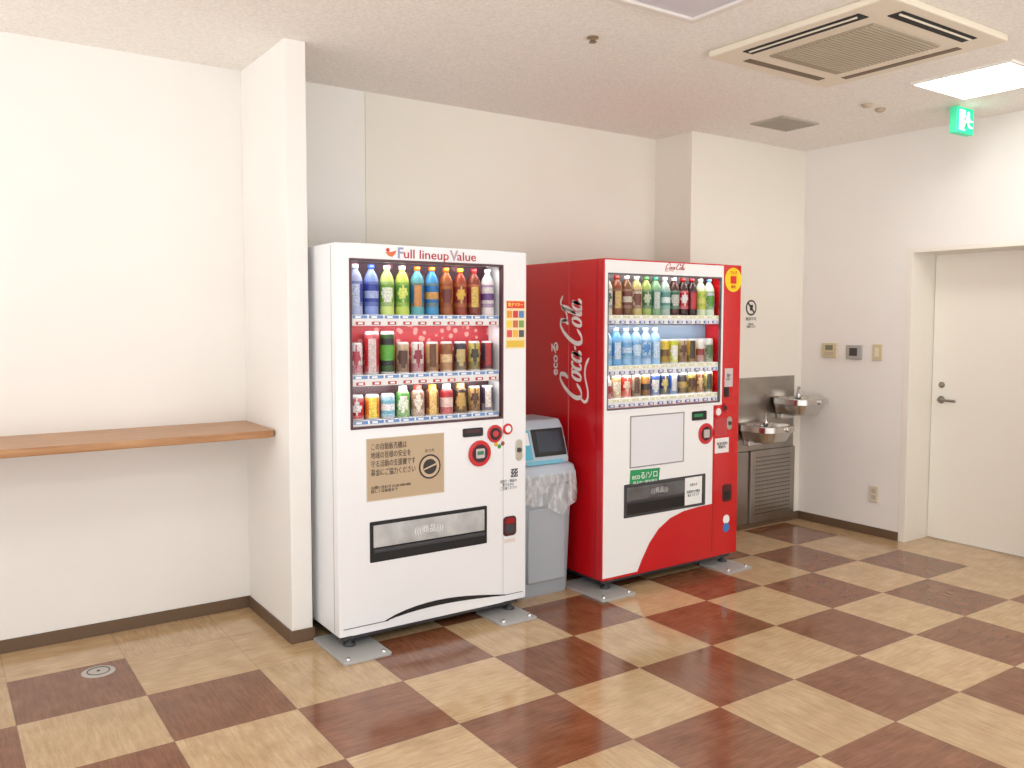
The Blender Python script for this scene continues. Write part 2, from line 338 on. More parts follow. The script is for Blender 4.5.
def vend_light(par,x,y,z,w,e,tag):
    l=bpy.data.lights.new('lamp','AREA'); l.shape='RECTANGLE'; l.size=w; l.size_y=.02; l.energy=e; l.color=(1,.98,.95)
    o=bpy.data.objects.new('display_lamp_'+tag,l); col.objects.link(o); o.parent=par; o.matrix_parent_inverse=Matrix.Translation(-Vector(par.location))
    o.location=(x,y,z); o.rotation_euler=(math.radians(28),0,0)
def foot(par,x,y,tag,plate):
    lathe('foot_'+tag,[(0,.012),(.028,.012),(.028,.02),(.012,.026),(.012,.09),(0,.09)],(x,y,0),DGREY,par,n=20)
    for k,(px,py) in enumerate(((plate[0]+.03,plate[2]+.03),(plate[1]-.03,plate[2]+.03))):
        lathe('bolt_%s_%d'%(tag,k),[(0,.022),(.009,.022),(.011,.012),(.011,.006)],(px,py,0),CHROME,par,n=10)
    prism('base_plate_'+tag,rrect(plate[0],plate[1],plate[2],plate[3],.015),'z',0.0,.012,LPLATE,par,.002)
def cabinet(par,X0,X1,Y0,Y1,Z0,Z1,wx0,wx1,wz0,wz1,M,dep=.30):
    box('cabinet_rear',X0,X1,Y0+dep,Y1,Z0,Z1,M,par,.008)
    box('door_left_stile',X0,wx0,Y0,Y0+dep-.004,Z0,Z1,M,par,.006)
    box('door_right_stile',wx1,X1,Y0,Y0+dep-.004,Z0,Z1,M,par,.006)
    box('door_top',wx0-.01,wx1+.01,Y0+.0004,Y0+dep-.004,wz1,Z1,M,par,.001)
    box('door_lower',wx0-.01,wx1+.01,Y0+.0004,Y0+dep-.004,Z0,wz0,M,par,.001)
def frame(name,x0,x1,z0,z1,t,y0,y1,m,par,tl=None):
    tl=tl or t
    box(name+'_l',x0,x0+tl,y0,y1,z0,z1,m,par,.001); box(name+'_r',x1-t,x1,y0,y1,z0,z1,m,par,.001)
    box(name+'_t',x0+tl,x1-t,y0,y1,z1-t,z1,m,par,.001); box(name+'_b',x0+tl,x1-t,y0,y1,z0,z0+t,m,par,.001)
# ================================================================ white machine
W0,W1,WY,WZ=1.477,2.493,3.501,1.824
w=empty('vending_machine',((W0+W1)/2,3.87,0))
cabinet(w,W0,W1,WY,4.22,.07,WZ,1.548,2.345,1.005,1.75,WHITE)
box('base_dark_rail',W0+.03,W1-.03,WY+.03,4.2,.045,.07,DGREY,w)  # dark grey base rail, inset under the cabinet
frame('window_frame',1.540,2.352,1.000,1.757,.011,WY-.004,WY+.02,mat('frame_maroon',(80,44,48),.35),w)
pane('window_pane',1.55,2.342,WY+.005,1.01,1.748,GLASS,w)
box('display_backing',1.548,2.345,WY+.22,WY+.24,1.005,1.75,cm((70,50,70)),w)
box('row_backing_top',1.549,2.344,WY+.14,WY+.145,1.505,1.749,dots_mat('bokeh_top',(84,48,66),(150,90,100),16),w)
box('row_backing_mid',1.549,2.344,WY+.12,WY+.124,1.235,1.46,dots_mat('bokeh_red',(166,38,48),(210,134,128),26),w)
box('row_backing_low',1.549,2.344,WY+.12,WY+.125,1.03,1.19,cm((90,60,66)),w)
for i,z in enumerate((1.485,1.215,1.012)):
    box('shelf_%d'%i,1.549,2.344,WY+.022,WY+.22,z+.012,z+.022,PAPER,w)
    strip(w,1.556,2.336,WY+.016,z,10,(110,150,205),(190,60,60),'w%d'%i,h=.05 if i<2 else .03)
wh=(238,238,240)
products('bottles_top',[('pet',(170,178,215),(56,76,170),(235,235,240),(200,210,240)),('pet',(130,150,210),(44,64,160),(60,90,190),(170,185,230)),('pet',(196,214,120),(120,170,50),(240,240,235),(235,240,220)),('pet',(186,205,90),(100,160,60),(235,240,235),(220,230,110)),('pet',(90,160,170),(30,110,160),(235,120,40),(210,140,70)),('pet',(60,140,190),(20,110,180),(240,130,40),(220,160,80)),('pet',(150,80,30),(180,100,30),(240,130,30),(110,30,20)),('pet',(140,50,20),(140,30,30),(230,180,50),(225,180,60)),('pet',(120,50,30),(150,36,40),(210,40,40),(220,190,90)),('pet',(225,215,215),(226,218,220),(240,240,240),(110,70,140))],1.556,2.336,WY+.06,1.507,w,1.1)
products('cans_middle',[('slim',wh,(226,216,218),wh,(190,60,80)),('tall',wh,(196,24,34),wh,(220,200,200)),('tall',wh,(20,22,22),wh,(90,170,50)),('slim',wh,(196,170,140),wh,(90,50,30)),('slim',wh,(220,210,205),wh,(150,40,60)),('slim',wh,(200,160,110),wh,(110,60,30)),('slim',wh,(150,90,50),wh,(230,200,150)),('slim',wh,(60,50,60),wh,(200,180,120)),('slim',wh,(200,180,90),wh,(60,50,40)),('slim',wh,(40,44,60),wh,(180,40,40))],1.556,2.336,WY+.06,1.237,w,1.18,ss=1.4,rs=1.12)
products('cans_bottom',[('can',wh,(196,16,28),wh,(240,235,235)),('can',wh,(235,120,40),wh,(250,225,90)),('can',wh,(120,190,215),wh,(240,240,245)),('bcan',wh,(90,160,70),(240,240,240),(235,240,220)),('bcan',wh,(180,140,120),(230,60,50),(240,230,215)),('bcan',wh,(130,70,40),(240,160,50),(240,200,120)),('bcan',wh,(180,40,50),(235,235,235),(240,210,200)),('bcan',wh,(60,40,40),(200,170,90),(200,160,80)),('slim',wh,(190,150,90),wh,(90,50,30)),('slim',wh,(70,60,90),wh,(230,220,210))],1.556,2.336,WY+.06,1.033,w,.95,ss=1.25,rs=1.12)
for i,z in enumerate((1.738,1.455,1.185)): vend_light(w,1.945,WY+.03,z,.74,.7,'w%d'%i)
# door texts and fittings
text('title','ull lineup',.058,(1.925,WY-.001,1.785),mat('title_red',(176,30,44),.4),w,off=.0003,w=.235)
text('title_f','F',.068,(1.79,WY-.001,1.787),mat('title_blue',(150,154,188),.4),w,off=.0015)
text('title_v','V',.068,(2.072,WY-.001,1.787),mat('title_grey',(184,164,174),.4),w,off=.0015)
text('title_alue','alue',.058,(2.142,WY-.001,1.785),MATS['title_red'],w,off=.0003,w=.105)
prism('title_icon_bowl',[(1.715,1.79),(1.73,1.775),(1.75,1.77),(1.765,1.785),(1.77,1.80),(1.745,1.792)],'y',WY-.001,WY,cm((220,110,50)),w); disc('title_icon_dot',1.728,1.80,.009,WY-.001,WY,cm((200,30,40)),w)
# poster
box('poster',1.617,2.012,WY-.001,WY+.001,.672,.952,mat('kraft_poster',(190,168,138),.6),w)
frame('poster_edge',1.614,2.015,.669,.955,.004,WY-.002,WY,cm((206,190,166)),w)
text('poster_text','この自動販売機は\n地域の皆様の安全を\n守る活動の支援機です\n募金にご協力ください',.034,(1.635,WY-.002,.855),cm((90,74,62)),w,align='LEFT',line=1.15,w=.225)
text('poster_small','お問い合わせ 0120-000-000\n詳しくは係員まで',.017,(1.635,WY-.002,.72),cm((70,56,46)),w,align='LEFT',w=.2)
disc('dial_outer',1.937,.80,.058,WY-.002,WY,cm((40,34,30)),w); disc('dial_ring',1.937,.80,.050,WY-.003,WY,cm((200,178,148)),w); disc('dial_in',1.937,.80,.036,WY-.004,WY,cm((50,42,36)),w,b=.0005)
prism('dial_grip',[(1.905,.792),(1.905,.786),(1.969,.806),(1.969,.814)],'y',WY-.006,WY,cm((205,185,155)),w)
text('dial_text','おつり',.018,(1.937,WY-.002,.875),cm((50,40,34)),w)
# payment cluster
def ring(par,name,cx,cz,r,y,outer,inner,r2=.6):
    disc(name+'_rim',cx,cz,r,y-.008,y,outer,par,b=.003); disc(name+'_face',cx,cz,r*r2,y-.010,y-.004,inner,par)
ring(w,'reader',2.213,.838,.064,WY,RED,cm((60,14,20)),.68)
prism('reader_screen',rrect(2.188,2.238,.815,.862,.006),'y',WY-.012,WY,cm((200,190,190)),w); box('reader_led',2.195,2.231,WY-.013,WY-.011,.832,.85,cm((60,130,90)),w)
ring(w,'selector',2.302,.928,.044,WY,RED,cm((40,20,24)),.7); disc('selector_lamp',2.302,.928,.016,WY-.013,WY,cm((200,60,60)),w)
ring(w,'button_small',2.378,.946,.028,WY,RED,cm((240,240,240)),.6)
prism('bill_slot',rrect(2.118,2.232,.923,.965,.008),'y',WY-.006,WY,BLACK,w,.001); box('display_led',2.135,2.215,WY-.0075,WY-.005,.942,.957,cm((70,30,30)),w)
for i,(a,b_) in enumerate(((2.31,.875),(2.33,.862),(2.35,.875))): disc('sticker_dot_%d'%i,a,b_,.011,WY-.001,WY,cm(((230,180,40),(60,150,70),(150,70,40))[i]),w)
prism('key_plate',rrect(2.428,2.466,.782,.888,.018),'y',WY-.006,WY,mat('nickel',(196,190,176),.3,metal=.8),w,.002); disc('key_lock',2.447,.835,.012,WY-.012,WY,STEEL2,w)
text('notice','お釣り・商品の\n取り忘れに\nご注意ください',.018,(2.385,WY-.001,.665),cm((110,110,116)),w,w=.1)
multi('qr_code',[(2.40+i*.006,2.406+i*.006,WY-.001,WY,.70+j*.006,.706+j*.006) for i in range(7) for j in range(7) if (i*3+j*5+i*j)%3!=1],cm((90,90,94)),w)
# stickers on right stile
box('sticker_price',2.366,2.484,WY-.001,WY,1.345,1.585,cm((238,222,176)),w)
box('sticker_top',2.372,2.478,WY-.0018,WY,1.545,1.58,cm((226,60,30)),w); text('sticker_t','電子マネー',.02,(2.425,WY-.0025,1.562),cm((250,240,120)),w,w=.09)
cs_=[(230,150,40),(210,60,50),(90,130,190),(240,210,70),(200,110,60),(120,160,90),(220,80,90),(240,180,60),(80,80,90)]
for i in range(9): box('sticker_icon_%d'%i,2.374+(i%3)*.036,2.404+(i%3)*.036,WY-.002,WY,1.498-(i//3)*.048,1.533-(i//3)*.048,cm(cs_[i]),w)
box('sticker_bottom',2.372,2.478,WY-.0018,WY,1.352,1.385,cm((226,190,60)),w)
# retrieval slot
prism('slot_frame',rrect(1.628,2.256,.388,.575,.006),'y',WY-.003,WY+.002,BLACK,w,.001)
prism('slot_flap',[(1.645,.455),(2.24,.455),(2.24,.558),(1.645,.558)],'y',WY-.006,WY,mat('flap_silver',(200,202,202),.3,metal=.3,noise=.3,nscale=10),w,.002)
box('slot_lip',1.645,2.24,WY-.010,WY,.43,.448,DGREY,w,.003)
text('slot_text','(((商品)))',.04,(1.93,WY-.0065,.505),cm((232,232,232)),w)
# coin return
prism('coin_return',rrect(2.352,2.432,.405,.505,.02),'y',WY-.004,WY,mat('dk',(76,24,26),.35),w,.002); prism('coin_cup',rrect(2.366,2.418,.42,.463,.012),'y',WY-.006,WY,DGREY,w); prism('coin_flap',rrect(2.366,2.418,.468,.495,.008),'y',WY-.008,WY,DRED,w)
box('coin_label',2.36,2.425,WY-.001,WY,.37,.39,cm((225,215,210)),w)
# lower kick curve
top_=[(1.70+.67*t/12, .108+.045*math.sin(math.pi*(t/12)**.8)) for t in range(13)]; bot=[(1.70+.67*t/12,.104+.024*math.sin(math.pi*(t/12)**.8)) for t in range(13)]
prism('kick_recess',top_+bot[::-1],'y',WY-.0015,WY,BLACK,w)
box('kick_seam',W0+.02,1.72,WY-.001,WY,.104,.107,DGREY,w)
box('kick_seam_r',2.36,W1-.02,WY-.001,WY,.104,.107,DGREY,w)
box('stile_seam',2.352,2.354,WY-.0006,WY+.001,.11,.998,cm((170,170,172)),w)
box('side_seam',W0-.001,W0+.001,WY+.05,WY+.053,.08,WZ-.01,cm((150,150,152)),w)
foot(w,W0+.07,WY+.05,'fl',(1.44,1.67,3.36,3.73)); foot(w,W1-.07,WY+.05,'fr',(2.26,2.475,3.37,3.62))
foot(w,W0+.07,4.10,'bl',(1.46,1.67,3.98,4.2)); foot(w,W1-.07,4.10,'br',(2.26,2.475,3.98,4.2))
# ================================================================ red machine
R0,R1,RY,RZ=2.981,4.063,3.478,1.816
r_=empty('vending_machine',((R0+R1)/2,3.85,0))
cabinet(r_,R0,R1,RY,4.24,.07,RZ,3.005,3.888,1.01,1.75,RED)
box('base_rail',R0+.03,R1-.03,RY+.03,4.2,.045,.07,DGREY,r_)
LW=mat('front_white',(240,240,240),.35)  # plain white finish for header, window frame and lower panel
box('header_white',2.987,3.905,RY-.002,RY+.002,1.752,1.808,LW,r_,.001)
frame('window_frame',2.987,3.905,.985,1.752,.016,RY-.003,RY+.015,LW,r_,.02)
frame('window_gasket',3.005,3.889,1.001,1.74,.008,RY-.004,RY+.01,cm((90,90,96)),r_)
pane('window_pane',3.01,3.885,RY+.005,1.01,1.735,GLASS,r_)
box('display_backing',3.005,3.888,RY+.22,RY+.24,1.01,1.75,cm((150,156,166)),r_)
box('row_backing_mid',3.006,3.887,RY+.12,RY+.124,1.235,1.46,cm((124,142,164)),r_); box('row_backing_low',3.006,3.887,RY+.12,RY+.124,1.06,1.19,cm((104,96,92)),r_); box('row_backing_top',3.006,3.887,RY+.13,RY+.134,1.51,1.745,cm((110,104,102)),r_)
for i,(z,hh) in enumerate(((1.49,.05),(1.215,.05),(1.035,.05))):
    box('shelf_%d'%i,3.006,3.887,RY+.022,RY+.22,z+.012,z+.022,PAPER,r_)
    strip(r_,3.012,3.882,RY+.014,z,12,(222,220,170),(50,80,190),'r%d'%i,h=hh)
products('bottles_top',[('pet',(205,195,175),(226,220,210),(240,240,240),(60,110,80)),('pet',(120,60,30),(90,30,30),(150,30,30),(210,180,110)),('pet',(110,70,40),(120,60,40),(235,235,235),(210,200,180)),('pet',(186,170,110),(205,195,170),(235,235,235),(120,60,40)),('pet',(150,170,90),(60,110,60),(70,130,70),(200,210,180)),('pet',(120,160,120),(40,120,100),(50,140,110),(200,205,200)),('pet',(160,180,170),(90,150,140),(235,240,240),(230,240,240)),('pet',(70,30,20),(30,90,60),(235,235,235),(200,200,190)),('pet',(50,20,16),(200,16,30),(200,20,30),(240,235,235)),('pet',(40,16,14),(30,24,24),(190,20,30),(200,30,40)),('pet',(205,215,180),(180,200,60),(240,240,230),(220,220,110)),('pet',(205,225,205),(210,216,222),(80,150,210),(90,160,60))],3.012,3.882,RY+.06,1.512,r_,1.05)
wa=('pet',(150,190,222),(120,176,218),(236,240,246),(206,226,244))
products('drinks_middle',[wa,('pet',(110,170,215),(60,140,205),(240,245,250),(215,230,245)),wa,wa,('pet',(170,200,228),(180,210,232),(240,245,250),(80,140,205)),wa,('slim',wh,(226,190,50),wh,(120,80,20)),('slim',wh,(200,210,60),wh,(240,240,230)),('slim',wh,(190,160,120),wh,(90,50,30)),('slim',wh,(210,170,60),wh,(60,40,30)),('slim',wh,(235,230,225),wh,(150,60,50)),('slim',wh,(215,215,205),wh,(90,120,70))],3.012,3.882,RY+.06,1.237,r_,1.0,ss=1.35,rs=1.15)
products('cans_bottom',[('bcan',wh,(225,225,225),(240,240,240),(170,40,50)),('slim',wh,(186,150,100),wh,(220,210,190)),('slim',wh,(205,60,50),wh,(220,200,180)),('slim',wh,(180,170,140),wh,(90,60,40)),('slim',wh,(190,130,60),wh,(60,40,30)),('slim',wh,(60,90,160),wh,(215,215,215)),('slim',wh,(40,50,90),wh,(200,180,110)),('slim',wh,(50,90,170),wh,(205,205,205)),('slim',wh,(70,60,60),wh,(190,160,90)),('slim',wh,(186,160,80),wh,(80,50,30)),('slim',wh,(120,70,50),wh,(210,180,130)),('slim',wh,(190,180,110),wh,(60,60,50))],3.012,3.882,RY+.06,1.057,r_,.83,ss=1.2,rs=1.15)
for i,z in enumerate((1.735,1.455,1.183)): vend_light(r_,3.447,RY+.03,z,.83,.75,'r%d'%i)
# side panel inset + logo
box('side_seam',R0-.001,R0+.001,RY+.055,RY+.058,.08,RZ-.01,cm((110,8,14)),r_)
M=Matrix.Translation((R0-.0015,3.665,1.035))@Matrix(((0,0,-1,0),(0,1,0,0),(1,0,0,0),(0,0,0,1)))@Matrix.Diagonal((.054,.08,1,1))
LG=mat('logo_white',(240,232,230),.4)
strokes('side_logo',script_logo(),M,LG,r_)
t_=text('side_logo_small','ecoる',.075,(0,0,0),LG,r_,w=.19,off=.0015); t_.rotation_euler=(0,0,0)
t_.matrix_parent_inverse=Matrix.Translation(-Vector(r_.location))@Matrix.Translation((R0-.0015,3.90,1.27))@Matrix(((0,0,-1,0),(0,1,0,0),(1,0,0,0),(0,0,0,1)))
M2=Matrix.Translation((3.425,RY-.003,1.772))@Matrix(((1,0,0,0),(0,0,-1,0),(0,1,0,0),(0,0,0,1)))@Matrix.Scale(.0145,4)
strokes('header_logo',script_logo(),M2,mat('logo_red',(190,14,30),.4),r_)
# white lower front area with swoosh
sw=[(3.835,.985),(2.987,.985),(2.987,.085),(3.24,.085),(3.275,.15),(3.33,.235),(3.40,.305),(3.49,.355),(3.60,.382),(3.72,.392),(3.835,.396)]
prism('white_panel',sw,'y',RY-.0016,RY+.001,LW,r_)
box('panel_seam',3.842,3.844,RY-.001,RY+.001,.10,.98,cm((120,8,14)),r_)
frame('poster_frame',3.175,3.592,.672,.962,.007,RY-.005,RY,cm((150,146,146)),r_); box('poster',3.182,3.585,RY-.003,RY,.679,.955,mat('poster_white',(228,228,232),.2),r_)
prism('eco_label',[(3.175,.575),(3.395,.572),(3.405,.655),(3.18,.662)],'y',RY-.003,RY,cm((36,150,90)),r_); text('eco_text','ecoる/ソロ',.045,(3.29,RY-.004,.622),PAPER,r_,w=.19); text('eco_text2','売上の一部を寄付',.016,(3.29,RY-.004,.588),PAPER,r_,w=.18)
prism('slot_frame',rrect(3.135,3.775,.398,.585,.006),'y',RY-.004,RY+.002,DGREY,r_,.001)
prism('slot_flap',[(3.155,.49),(3.755,.49),(3.755,.565),(3.155,.565)],'y',RY-.007,RY,mat('flap_grey',(120,122,126),.25,metal=.6,noise=.35,nscale=14),r_,.002)
box('slot_dark',3.155,3.755,RY-.006,RY,.415,.475,BLACK,r_); text('slot_text','(((商品)))',.035,(3.40,RY-.0075,.528),cm((200,200,200)),r_)
box('notice_paper',3.60,3.74,RY-.009,RY-.008,.415,.575,PAPER,r_); text('notice_text','お知らせ\n\n釣銭切れの際は\n係までどうぞ',.02,(3.67,RY-.0095,.50),cm((90,90,90)),r_,w=.11)
# payment cluster
prism('bill_slot',rrect(3.655,3.775,.905,.958,.008),'y',RY-.006,RY,BLACK,r_,.001); box('bill_led',3.67,3.74,RY-.0075,RY-.005,.925,.942,cm((40,140,90)),r_)
ring(r_,'reader',3.772,.822,.062,RY,RED,cm((70,12,18)),.66); prism('reader_screen',rrect(3.748,3.796,.798,.846,.006),'y',RY-.013,RY,cm((190,180,180)),r_)
ring(r_,'selector',3.872,.945,.036,RY,RED,cm((230,225,225)),.6); ring(r_,'selector2',3.93,.965,.022,RY,DRED,cm((60,14,20)),.6)
box('coin_black',3.925,3.965,RY-.006,RY,1.03,1.09,BLACK,r_,.002)
prism('key_plate',rrect(3.955,3.995,.83,.91,.018),'y',RY-.006,RY,MATS['nickel'],r_,.002); disc('key_lock',3.975,.87,.012,RY-.012,RY,STEEL2,r_)
box('side_label',3.93,4.0,RY-.001,RY,1.09,1.20,cm((200,190,192)),r_); text('side_label_t','電子\nマネー',.022,(3.965,RY-.002,1.145),cm((60,60,60)),r_,w=.05)
box('instr_paper_0',3.855,3.955,RY-.001,RY,.80,.905,cm((190,60,66)),r_)
box('instr_paper_1',3.855,3.975,RY-.001,RY,.695,.785,cm((236,232,230)),r_); text('instr_t','取扱説明\n連絡先',.02,(3.915,RY-.002,.74),cm((90,90,90)),r_,w=.09)
prism('coin_return',rrect(3.925,4.005,.395,.50,.02),'y',RY-.004,RY,mat('dk',(76,24,26),.35),r_,.002); prism('coin_cup',rrect(3.94,3.99,.41,.46,.012),'y',RY-.006,RY,BLACK,r_)
disc('round_sticker_w',3.965,.285,.028,RY-.001,RY,PAPER,r_); disc('round_sticker_b',3.965,.235,.028,RY-.0012,RY,cm((60,120,190)),r_)
disc('round_label',3.99,1.728,.072,RY-.0015,RY,cm((246,206,20)),r_)
box('round_label_icon',3.965,4.015,RY-.0025,RY,1.705,1.75,cm((210,30,30)),r_); text('round_label_t','でんき',.022,(3.99,RY-.003,1.77),cm((200,30,30)),r_); text('round_label_b','防犯',.02,(3.99,RY-.003,1.685),cm((200,30,30)),r_)
foot(r_,R0+.07,RY+.05,'fl',(2.90,3.14,3.37,3.75)); foot(r_,R1-.07,RY+.05,'fr',(3.84,4.05,3.34,3.58))
foot(r_,R0+.07,4.12,'bl',(2.95,3.14,4.0,4.2)); foot(r_,R1-.07,4.12,'br',(3.84,4.04,4.0,4.2))
# ================================================================ recycling bin
rb=empty('recycling_bin',(2.72,3.85,0))
BG=mat('bin_grey',(158,165,172),.45); BT=mat('bin_top',(178,190,202),.4); BD=mat('bin_dark',(30,34,40),.4)
def loft(name,secs,m,par,n=6,rr=.035,cap=True,bv=0):
    """secs: list of (z,x0,x1,y0,y1,r)"""
    bm=bmesh.new(); rings=[]
    for z,x0,x1,y0,y1,r0 in secs: rings.append([bm.verts.new((a,b,z)) for a,b in rrect(x0,x1,y0,y1,r0,n)])
    for A,B in zip(rings,rings[1:]):
        k=len(A)
        for i in range(k): 
            f=bm.faces.new((A[i],A[(i+1)%k],B[(i+1)%k],B[i])); f.smooth=True
    if cap: bm.faces.new(rings[0][::-1]); bm.faces.new(rings[-1])
    bmesh.ops.recalc_face_normals(bm,faces=bm.faces); me=bpy.data.meshes.new(name); bm.to_mesh(me); bm.free()
    o=link(name,me,par,m); e=o.modifiers.new('e','EDGE_SPLIT'); e.split_angle=.7; return o
loft('body',[(0.0,2.565,2.885,3.655,4.02,.03),(.02,2.56,2.89,3.65,4.025,.035),(.60,2.535,2.905,3.63,4.04,.035),(.61,2.525,2.915,3.62,4.05,.035),(.655,2.523,2.917,3.618,4.05,.035)],BG,rb)
box('front_panel',2.60,2.85,3.628,3.66,.08,.48,mat('bin_panel',(168,175,182),.4),rb,.01)
# skirt of bin liner: loosely hanging from the rim
bm=bmesh.new(); ringpts=rrect(2.518,2.922,3.612,4.056,.04,6); n=len(ringpts); dense=[]
for i in range(n):
    a=Vector(ringpts[i]); b_=Vector(ringpts[(i+1)%n]); m_=max(1,int((b_-a).length/.008))
    dense+= [a.lerp(b_,k/m_) for k in range(m_)]
rows=[]; c0=Vector((2.72,3.834)); ph=[random.uniform(0,6.28) for _ in range(6)]
for q,zz in enumerate((.668,.645,.62,.595,.57,.545,.52,.495)):
    row=[]
    for k,p in enumerate(dense):
        ruf=.5+.5*math.sin(k*.33+ph[0]+q*.5)*math.sin(k*.14+ph[1]-q*.35)
        drop=.035*math.sin(k*.10+ph[2])+.015*math.sin(k*.27+ph[3])
        row.append(bm.verts.new((*(p+(p-c0).normalized()*(.002+ruf*.0026*q)),zz+drop*q/7)))
    rows.append(row)
for A,B in zip(rows,rows[1:]):
    for i in range(len(A)): f=bm.faces.new((A[i],A[(i+1)%len(A)],B[(i+1)%len(A)],B[i])); f.smooth=True
me=bpy.data.meshes.new('liner'); bm.to_mesh(me); bm.free(); link('bin_liner',me,rb,BAG)
loft('lid',[(.655,2.515,2.925,3.61,4.06,.04),(.70,2.525,2.915,3.62,4.05,.04),(.712,2.54,2.90,3.635,4.04,.04)],BT,rb)
prism('hood',[(3.645,.71),(3.645,.74),(3.70,.90),(3.735,.945),(3.98,.945),(4.02,.91),(4.02,.71)],'x',2.545,2.885,BT,rb,.012)
def onslope(name,x0,x1,t0,t1,m,d=.006):
    a=Vector((3.645,.74)); b_=Vector((3.70,.90)); p=a.lerp(b_,t0); q=a.lerp(b_,t1); nn=Vector((-(b_-a).y,(b_-a).x)).normalized()*d
    prism(name,[tuple(p+nn),tuple(q+nn),tuple(q-nn),tuple(p-nn)],'x',x0,x1,m,rb)
onslope('opening_rim',2.66,2.87,.10,.99,BLACK,.004); onslope('opening',2.685,2.85,.22,.9,mat('bin_open',(46,56,70),.2),.006)
onslope('label',2.56,2.645,.02,.98,cm((90,180,210)),.003); onslope('label_w',2.568,2.637,.5,.9,PAPER,.004)
box('hood_front_label',2.60,2.84,3.642,3.645,.715,.738,cm((120,190,214)),rb)
# ================================================================ drinking fountain
df=empty('drinking_fountain',(4.9,4.0,.6))
box('back_plate',4.42,5.285,YP-.012,YP,.56,1.083,STEELP,df,.003)
box('cabinet',4.80,5.285,YP-.03,YP,.04,.56,STEELP,df,.004); box('cabinet_side',4.42,4.795,YP-.012,YP,.04,.558,STEELP,df,.003)
multi('louvres',[(4.85+b2*.030,4.868+b2*.030,YP-.0315,YP-.028,.10+a*.029,.107+a*.029) for a in range(15) for b2 in range(13)],STEEL2,df)
def basin(tag,cx,z,wd,dp):
    y1=YP-.012; y0=y1-dp; x0,x1=cx-wd/2,cx+wd/2
    loft('basin_'+tag,[(z-.125,x0+.09,x1-.09,y0+.10,y1,.04),(z-.11,x0+.05,x1-.05,y0+.05,y1,.06),(z-.045,x0+.015,x1-.015,y0+.015,y1,.08),(z-.04,x0,x1,y0,y1,.09),(z-.003,x0,x1,y0,y1,.09),(z,x0+.004,x1-.004,y0+.004,y1-.002,.088),(z,x0+.022,x1-.022,y0+.022,y1-.03,.07),(z-.012,x0+.03,x1-.03,y0+.03,y1-.04,.065),(z-.05,x0+.07,x1-.07,y0+.07,y1-.08,.05)],STEEL,df)
    lathe('drain_'+tag,[(0,.003),(.02,.003),(.022,0)],(cx,(y0+y1)/2,z-.05),STEEL2,df)
    tube('bubbler_'+tag,[(x1-.06,y1-.05,z-.01),(x1-.06,y1-.05,z+.04),(x1-.075,y1-.065,z+.065),(x1-.10,y1-.085,z+.06)],.010,CHROME,df)
    lathe('bubbler_base_'+tag,[(0,.022),(.014,.02),(.02,.0),(.02,-.01)],(x1-.06,y1-.05,z),CHROME,df)
    lathe('push_button_'+tag,[(0,-.016),(.015,-.016),(.017,-.012),(.017,.0)],(cx+.02,y0,z-.022),CHROME,df,axis='y')
    box('collar_'+tag,cx-.07,cx+.07,y1-.05,y1,z-.16,z-.02,STEEL,df,.008)
basin('low',4.80,.765,.33,.30); basin('high',5.155,.935,.34,.30)
# ================================================================ ceiling things
ac=empty('ceiling_air_conditioner',(3.46,2.37,H))
ax0,ax1,ay0,ay1=3.02,3.92,1.90,2.82
prism('panel',rrect(ax0,ax1,ay0,ay1,.03),'z',H-.03,H,CREAM,ac,.008)
GR=mat('ac_grille',(160,148,128),.6)
box('grille',ax0+.2,ax1-.2,ay0+.2,ay1-.2,H-.038,H-.028,GR,ac,.004)
multi('grille_slats',[(ax0+.205,ax1-.205,ay0+.212+k*.0205,ay0+.218+k*.0205,H-.041,H-.036) for k in range(23)],mat('ac_slat',(190,178,156),.6),ac)
DK=mat('ac_dark',(26,24,22),.7)
box('slot_a',ax0+.055,ax0+.12,ay0+.17,ay1-.17,H-.033,H-.02,DK,ac); box('slot_b',ax0+.17,ax1-.17,ay0+.055,ay0+.12,H-.033,H-.02,DK,ac)
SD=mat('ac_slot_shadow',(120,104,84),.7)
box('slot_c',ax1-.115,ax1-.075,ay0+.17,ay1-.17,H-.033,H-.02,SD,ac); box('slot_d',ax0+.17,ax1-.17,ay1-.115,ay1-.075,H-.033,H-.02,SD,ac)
def flap(name,c,size,rot):
    o=box(name,-size[0]/2,size[0]/2,-size[1]/2,size[1]/2,-.002,.002,CREAM,ac,.001); o.location=c; o.rotation_euler=rot
flap('flap_a',(ax0+.075,(ay0+ay1)/2,H-.036),(.008,.54),(0,.5,0)); flap('flap_b',((ax0+ax1)/2,ay0+.075,H-.036),(.54,.008),(-.5,0,0))
LP=mat('light_panel',(255,254,252),.5,emit=14.)
def panel(x0,x1,y0,y1):
    e=empty('ceiling_light_panel',((x0+x1)/2,(y0+y1)/2,H))
    frame2=mat('panel_frame',(236,232,224),.5)
    box('rim_a',x0-.015,x0,y0-.015,y1+.015,H-.012,H,frame2,e); box('rim_b',x1,x1+.015,y0-.015,y1+.015,H-.012,H,frame2,e)
    box('rim_c',x0,x1,y0-.015,y0,H-.012,H,frame2,e); box('rim_d',x0,x1,y1,y1+.015,H-.012,H,frame2,e)
    box('diffuser',x0,x1,y0,y1,H-.009,H-.001,LP,e)
panel(4.30,4.80,2.08,2.56)
for cx,cy in ((-.2,1.9),(1.6,-.3),(3.6,-.3),(-.2,-.3)): panel(cx-.3,cx+.3,cy-.3,cy+.3)
un=empty('ceiling_recessed_fixture',(2.33,2.22,H))
frame2=mat('fixture_frame',(226,220,212),.5)
x0,x1,y0,y1=2.01,2.65,1.91,2.55
